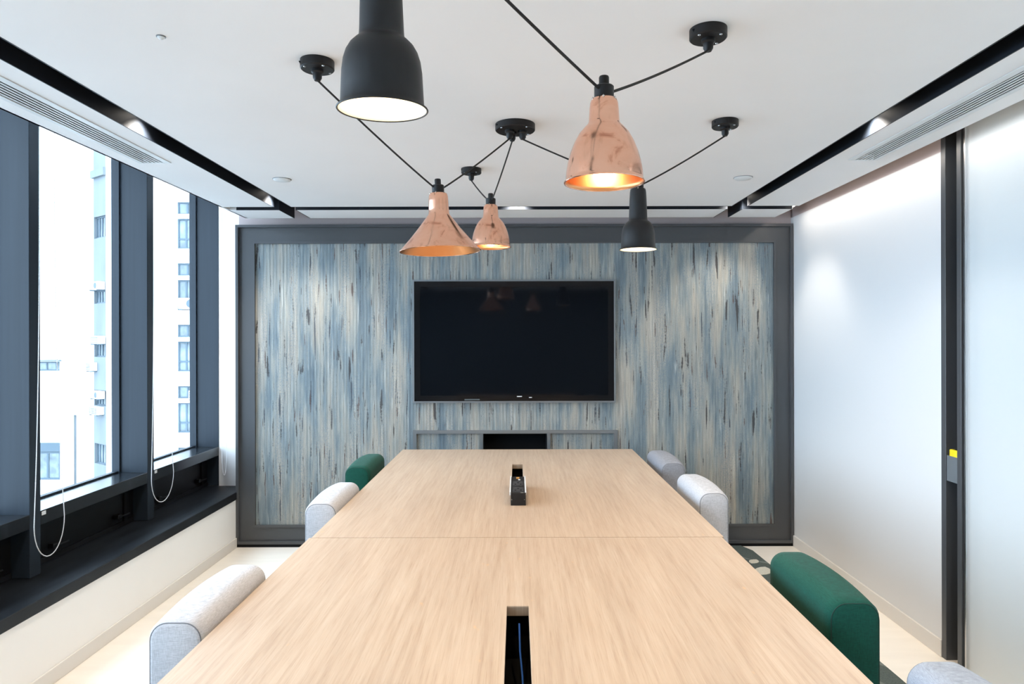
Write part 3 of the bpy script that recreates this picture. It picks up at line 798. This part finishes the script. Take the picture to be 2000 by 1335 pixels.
# ================================================================== CEILING FITTINGS
def grille(x0, x1, y0, y1, f0, f1, label, n=5):
    g = empty('air_grille', ((x0 + x1) / 2, y1, HC)); tag(g, label, 'air grille', 'linear air grilles in the ceiling')
    c = (x0 + x1) / 2
    a, b = x0 - c, x1 - c; L = y0 - y1
    obj('flange', BX((f0 - c, a, L, 0.012, -0.004, -0.0005), (b, f1 - c, L, 0.012, -0.004, -0.0005), (a, b, 0.0, 0.012, -0.004, -0.0005), bevel=0.001, seg=1), M_VENT, g)
    obj('backing', BX((a, b, L, 0.0, 0.020, 0.024), (a, a + 0.001, L, 0.0, 0.0, 0.020), (b - 0.001, b, L, 0.0, 0.0, 0.020)), M_VOID, g)
    w = (b - a) / (n + 0.45)
    me = None
    for k in range(n):
        xs = a + w * (k + 0.5)
        if me is None:
            o = obj('slat', BX((-w * 0.22, w * 0.22, L, 0.0, -0.003, -0.001)), M_VENT, g); me = o.data
        else:
            o = bpy.data.objects.new('slat', me); COL.objects.link(o); o.parent = g
        o.location = (xs + w * 0.15, 0, 0)
grille(*GL, -1.835, -1.680, 'long white slatted air grille in the ceiling above the windows')
grille(*GR, 1.600, 1.742, 'long white slatted air grille in the ceiling above the glass partition')

def disc(x, y, r, label, cat):
    c = empty('ceiling_disc', (x, y, HC)); tag(c, label, cat, 'round white ceiling fittings')
    obj('cover', LATHE([(r, 0), (r, -0.004), (r - 0.006, -0.009), (0, -0.010)], 36), M_VENT, c, sm=True)
    obj('ring', LATHE([(r + 0.003, 0), (r + 0.003, -0.002), (r, -0.002)], 36), M_ALU, c, sm=True)
disc(-1.262, 3.67, 0.046, 'round white cover plate on the ceiling near the left slot', 'ceiling fitting')
disc(1.212, 3.655, 0.047, 'round white cover plate on the ceiling near the right slot', 'ceiling fitting')
disc(-1.01, 1.94, 0.010, 'tiny white cap on the ceiling at the upper left', 'ceiling fitting')

def spot(x, y, label, power=P_TRACK, ang=118):
    s = empty('slot_spotlight', (x, y, 2.470)); tag(s, label, 'spotlight', 'spotlights recessed in the black ceiling slots')
    obj('body', LATHE([(0, -0.001), (0.032, -0.001), (0.032, -0.022), (0.029, -0.022), (0.027, -0.012), (0, -0.012)], 28), M_BLACK, s, sm=True)
    obj('lens', LATHE([(0.0265, -0.013), (0.020, -0.015), (0, -0.0155)], 24), M_LENS, s, sm=True)
    light('spot_beam', 'SPOT', (0, 0, -0.030), power, NEUT, s, spot_size=R(ang), spot_blend=0.55, shadow_soft_size=0.022)
xl, xr, ybk = sum(SL) / 2, sum(SR) / 2, sum(SB) / 2
spot(xl, 2.86, 'glowing spotlight in the left ceiling slot above the grille end')
spot(xl, 4.42 - 0.06, 'spotlight in the left ceiling slot near the wall panel')
spot(xl, 1.2, 'unseen fill spotlight added in the left ceiling slot above the camera side of the table')
spot(xl, -0.6, 'unseen fill spotlight added in the left ceiling slot behind the camera')  # this and the one before: out of view, added as fill
spot(xr, 2.86, 'glowing spotlight in the right ceiling slot beside the air grille')
spot(xr, ybk, 'spotlight at the far end of the right ceiling slot', power=P_TRACK * 0.5)
spot(xr, 1.2, 'unseen fill spotlight added in the right ceiling slot above the camera side of the table')
spot(xr, -0.6, 'unseen fill spotlight added in the right ceiling slot behind the camera')  # right-hand pair of the added fill lamps, also unseen
spot(0.0, ybk, 'glowing spotlight in the middle of the cross slot above the television')

# hidden linear lamps in the wall gaps (on the upper side of the ceiling edge)
def cove(x, y, lx, ly, label):
    c = empty('linear_lamp', (x, y, 2.400)); tag(c, label, 'linear lamp', 'linear lamps in the ceiling gaps')
    obj('profile', BX((-lx / 2, lx / 2, -ly / 2, ly / 2, 0.004, 0.020)), M_ALU, c)
    obj('diffuser', BX((-lx / 2 + 0.002, lx / 2 - 0.002, -ly / 2 + 0.002, ly / 2 - 0.002, 0.001, 0.004)), M_LED, c)
    light('linear_beam', 'AREA', (0, 0, -0.001), P_COVE, NEUT, c, shape='RECTANGLE', size=lx - 0.004, size_y=ly - 0.004)
    # hangers up to the slab
    for s in (-0.4, 0, 0.4):
        obj('hanger', BX((s * lx - 0.004 if lx > ly else -0.004, s * lx + 0.004 if lx > ly else 0.004, s * ly - 0.004 if ly > lx else -0.004, s * ly + 0.004 if ly > lx else 0.004, 0.020, ZS - 2.400)), M_ALU, c)
cove(1.885, 1.48, 0.024, 6.6, 'slim linear lamp hidden above the ceiling edge along the right wall')

# ================================================================== ROLLER BLIND CHAINS
def bead_strand(bm, pts, step=0.0072, r=0.0030):
    pts = [Vector(p) for p in pts]
    acc = 0.0
    prev = pts[0]
    pos = [prev]
    for p in pts[1:]:
        seg = (p - prev).length
        d = step - acc
        while d <= seg:
            pos.append(prev.lerp(p, d / seg)); d += step
        acc = seg - (d - step); prev = p
    for p in pos:
        rings = []
        for k, (rr, zz) in enumerate(((0, -1), (0.80, -0.55), (0.97, 0.25), (0, 1))):
            if rr == 0: rings.append([bm.verts.new(p + Vector((0, 0, zz * r)))])
            else: rings.append([bm.verts.new(p + Vector((rr * r * math.cos(2 * math.pi * i / 6), rr * r * math.sin(2 * math.pi * i / 6), zz * r))) for i in range(6)])
        for i in range(6):
            j = (i + 1) % 6
            bm.faces.new((rings[0][0], rings[1][j], rings[1][i]))
            bm.faces.new((rings[1][i], rings[1][j], rings[2][j], rings[2][i]))
            bm.faces.new((rings[2][i], rings[2][j], rings[3][0]))
    tube(bm, pts, r * 0.35, 4)
    return bm

def blind(x, y, yA, yB, wA, wB, zb, label, ylen):
    b = empty('roller_blind', (x, y, zb)); tag(b, label, 'roller blind', 'roller blinds at the windows')
    zt = 2.64 - zb
    # left strand down, loop, right strand up
    pts = [(0, yA - y, zt)]
    for i in range(1, 13):
        t = i / 12
        pts.append((0, (yA + (wA - yA) * t ** 3) - y, zt + (0.16 - zt) * t))
    cy, hw_ = (wA + wB) / 2 - y, (wB - wA) / 2
    for i in range(1, 16):
        a = math.pi + math.pi * i / 16
        pts.append((0, cy + hw_ * math.cos(a), 0.16 + 0.16 * math.sin(a)))
    for i in range(0, 13):
        t = 1 - i / 12
        pts.append((0, (yB + (wB - yB) * t ** 3) - y, zt + (0.16 - zt) * t))
    obj('bead_chain', bead_strand(bmesh.new(), pts), M_BEAD, b)
    bm = bmesh.new(); tube(bm, [(0, yA - y - 0.03, zt + 0.03), (0, yA - y - 0.03 + ylen, zt + 0.03)], 0.03, 16)
    obj('roller_tube', bm, M_VENT, b, sm=True)
    obj('bracket', BX((-0.012, 0.012, yA - y - 0.036, yA - y - 0.03, zt, ZS - zb), (-0.012, 0.012, yA - y - 0.03 + ylen, yA - y - 0.024 + ylen, zt, ZS - zb)), M_ALU, b)
blind(-2.185, 3.18, 3.125, 3.225, 3.085, 3.292, 0.495, 'white bead chain loop of the roller blind at the near window', 0.9)
blind(-2.185, 4.20, 4.108, 4.235, 4.075, 4.338, 0.505, 'white bead chain loop of the roller blind at the second window', 0.75)
blind(-2.165, 5.04, 5.01, 5.06, 5.002, 5.082, 0.50, 'short white bead chain hanging in the corner beside the feature panel', 0.09)

# ================================================================== POCKET WITH ERASER
pk = empty('wall_pocket', (XR + 0.03, 3.14, 0.838)); tag(pk, 'small grey metal pocket fixed in the dark wall recess', 'pocket')
obj('front', BX((-0.031, -0.0295, -0.038, 0.038, 0.0, 0.118), bevel=0.0004, seg=1), plain('grey_pocket_metal', (0.17, 0.19, 0.21), 0.45, metal=0.3), pk)
obj('base', BX((-0.0295, 0.022, -0.038, 0.038, 0.0, 0.002)), MATS['grey_pocket_metal'], pk)
obj('side', BX((-0.0295, 0.022, -0.038, -0.0365, 0.002, 0.118)), MATS['grey_pocket_metal'], pk)
obj('side', BX((-0.0295, 0.022, 0.0365, 0.038, 0.002, 0.118)), MATS['grey_pocket_metal'], pk)
er = empty('board_eraser', (XR + 0.016, 3.135, 0.8405)); tag(er, 'yellow block eraser standing in the grey metal pocket', 'eraser')
obj('body', BX((-0.014, 0.014, -0.031, 0.031, 0.012, 0.146), bevel=0.005, seg=2), M_YEL, er, sm=True)
obj('felt', BX((-0.013, 0.013, -0.030, 0.030, 0.0, 0.0118)), M_PIPE, er)
obj('cap_print', BX((-0.008, 0.008, -0.018, 0.016, 0.1461, 0.1466)), M_VOID, er)

# ================================================================== OUTSIDE
gd = struct('ground_outside', BX((-120, -6, -60, 120, -26.2, -26.0)), M_GRND)

def far_window(parent, x0, x1, z0, z1, y, vs=(), hs=(), fr=0.07, dep=0.10, pane=None):
    """frame with panes on a facade facing -y (local coordinates)"""
    bm = bmesh.new()
    box(bm, x0, x1, y, y + dep, z0, z0 + fr); box(bm, x0, x1, y, y + dep, z1 - fr, z1)
    box(bm, x0, x0 + fr, y, y + dep, z0 + fr, z1 - fr); box(bm, x1 - fr, x1, y, y + dep, z0 + fr, z1 - fr)
    for v in vs: box(bm, v - fr / 2, v + fr / 2, y + 0.005, y + dep - 0.005, z0 + fr, z1 - fr)
    for h in hs: box(bm, x0 + fr, x1 - fr, y + 0.01, y + dep - 0.01, h - fr / 2, h + fr / 2)
    w = obj('window', bm, M_WINF, parent)
    xs = [x0 + fr] + [v for v in vs] + [x1 - fr]
    for a, b in zip(xs, xs[1:]):
        obj('pane', BX((a, b, y + dep * 0.5, y + dep * 0.6, z0 + fr, z1 - fr)), pane or M_PANE, w)
    return w

# block with horizontal window bands, seen through the second window
bc = empty('office_block', (-13.0, 33.0, -26.0)); tag(bc, 'white block with bands of blue windows seen through the far window', 'building')
ox, oz = 13.0, 26.0
obj('core', BX((-18.6 + ox, -8 + ox, 0.35, 12, 0, 48)), M_FAC, bc)
obj('pier', BX((-18.6 + ox, -16.46 + ox, 0.0, 0.35, 0, 48)), M_FAC, bc)
F = 2.97
for f in range(-4, 7):
    zb = 2.94 + f * F + oz
    if f >= 6 or f <= -4: continue
    obj('spandrel', BX((-16.46 + ox, -8 + ox, 0.0, 0.35, zb - 0.70, zb)), M_FAC, bc)
    obj('sun_shade', BX((-16.46 + ox, -8 + ox, -0.03, 0.35, zb + 1.46, zb + 1.66)), M_FAC, bc)
    for x0, x1 in ((-16.46, -15.42), (-15.42, -14.38)):
        far_window(bc, x0 + ox, x1 + ox, zb, zb + 1.46, 0.14, vs=((x0 + x1) / 2 + ox - 0.12,), hs=(zb + 0.48,) if f != 0 else ())
        far_window(bc, x0 + ox, x1 + ox, zb + 1.66, zb + 2.27, 0.14, vs=((x0 + x1) / 2 + ox - 0.05,))
obj('spandrel', BX((-16.46 + ox, -8 + ox, 0.0, 0.35, 0, 2.94 - 3 * F + oz - 0.70)), M_FAC, bc)
obj('spandrel', BX((-16.46 + ox, -8 + ox, 0.0, 0.35, 2.94 + 6 * F + oz - 0.70, 48)), M_FAC, bc)

# tall concrete block seen at an angle
bb = empty('apartment_tower', (-21.66, 36.0, -26.0), math.atan2(0.59, -0.81) - math.pi)
tag(bb, 'bluish concrete tower with barred windows seen between white facades', 'building')
# local: x axis runs along the left face from its far end (-) to the corner (0); local -y faces the camera
obj('core', BX((-1.50, 0, 0.30, 3.0, 0, 50)), M_FAC, bb)
obj('corner_pier', BX((-0.05, 0.0, 0.0, 0.30, 0, 50)), M_FAC, bb)
zz = [-5.5, -2.0, 0.3, 3.35, 6.9]
spans = []
wins = [(6.96, 8.11), (3.46, 4.15), (0.60, 1.69), (-2.0, -1.18), (-5.13, -4.04)]
edges = [50]
for a, b in wins: edges += [b + oz, a + oz]
edges.append(0)
for i in range(0, len(edges), 2):
    obj('wall_band', BX((-1.50, -0.05, 0.0, 0.30, edges[i + 1], edges[i])), M_CONC, bb)  # shaded face of the tower, its blue shade put into the colour
for a, b in wins:
    far_window(bb, -1.42, -0.05, a + oz, b + oz, 0.12, vs=(-1.1, -0.78, -0.44), fr=0.07)
    obj('wall_band', BX((-1.50, -1.42, 0.0, 0.30, a + oz, b + oz)), M_CONC, bb)
obj('ledge', BX((-1.55, 0.0, -0.15, 0.0, 10.2 + oz, 10.6 + oz)), M_CONC, bb)

# white facade filling most of the near window
ba = empty('white_facade', (-29.0, 42.0, -26.0)); tag(ba, 'bright white rendered building filling the near window view', 'building')
ox = 29.0
z1, z2 = -7.10 + oz, -4.80 + oz
z3, z4 = -0.39 + oz, 0.18 + oz
xa, xb, xc, xd = -42 + ox, -30.4 + ox, -28.14 + ox, -25.6 + ox
obj('core', BX((xa, xd, 0.3, 4.0, 0, 26 + oz)), M_FAC, ba)
for b in ((xa, xb, 0, 0.3, 0, 26 + oz), (xc, -27.4 + ox, 0, 0.3, 0, 26 + oz), (-27.12 + ox, xd, 0, 0.3, 0, 26 + oz), (-27.4 + ox, -27.12 + ox, 0, 0.3, -3.1 + oz, 26 + oz),
          (xb, xc, 0, 0.3, 0, z1), (xb, xc, 0, 0.3, z2, z3), (xb, xc, 0, 0.3, z4, 26 + oz)):
    obj('wall_face', BX(b), M_FAC, ba)
obj('downpipe_recess', BX((-27.4 + ox, -27.12 + ox, 0.2, 0.29, 0, -3.1 + oz)), M_CONC, ba)
far_window(ba, xb, xc, z1, z2 - 0.55, 0.08, vs=(-28.95 + ox,), fr=0.12)
obj('shutter_box', BX((xb, xc, 0.02, 0.2, z2 - 0.55, z2)), M_WINF, ba)
far_window(ba, xb, xc, z3, z4, 0.08, vs=(-29.0 + ox, -28.4 + ox), fr=0.08)
obj('ledge', BX((xb, xc + 0.1, -0.2, 0.0, z4 + 0.02, z4 + 0.12)), M_CONC, ba)
obj('string_course', BX((xa, xc + 1.2, -0.08, 0.0, 3.6 + oz, 3.72 + oz)), M_FAC, ba)

def ac(loc, rz, w, h, d, label, fan=True):
    a = empty('air_conditioner', loc, rz); tag(a, label, 'air conditioner', 'air conditioners on the facades')
    obj('casing', BX((-w / 2, w / 2, -d, 0, 0, h), bevel=0.02, seg=1), M_ACW, a)
    if fan:
        bm = LATHE([(h * 0.40, -0.012), (h * 0.40, 0.0), (h * 0.36, 0.012), (h * 0.08, 0.012), (0, 0.012)], 20)
        g = obj('fan_grille', bm, M_WINF, a); g.rotation_euler = (R(90), 0, 0); g.location = (w * 0.2, -d - 0.002, h * 0.5)
    else:
        for k in range(4): obj('louvre', BX((-w * 0.42, w * 0.42, -d - 0.015, -d, h * (0.15 + 0.2 * k), h * (0.25 + 0.2 * k))), M_WINF, a)
    obj('bracket', BX((-w * 0.4, -w * 0.34, -d, 0, -0.05, -0.001), (w * 0.34, w * 0.4, -d, 0, -0.05, -0.001)), M_WINF, a)
ac((-15.80, 32.99, 2.98), 0, 0.85, 0.52, 0.32, 'white air conditioner with round fan on the office block window')
ac((-15.62, 33.13, -1.36), 0, 0.40, 0.42, 0.30, 'small white air conditioner in a lower window of the office block', fan=False)
ux, uy = -0.81, 0.59
def bpos(s, z): return (-21.66 + ux * s, 36.0 + uy * s, z)
rzB = bb.rotation_euler.z
ac(bpos(0.72, 4.17), rzB, 1.15, 0.42, 0.35, 'topmost white air conditioner on the concrete tower')
ac(bpos(0.62, 1.30), rzB, 1.05, 0.42, 0.35, 'second highest white air conditioner on the concrete tower', fan=False)
ac(bpos(0.68, -1.60), rzB, 1.05, 0.40, 0.35, 'third white air conditioner down on the concrete tower')
ac(bpos(0.78, -2.45), rzB, 1.05, 0.40, 0.35, 'lowest white air conditioner on the concrete tower', fan=False)
ac(bpos(1.35, -0.15), rzB, 0.55, 0.45, 0.35, 'boxy white air conditioner at the left corner of the concrete tower', fan=False)
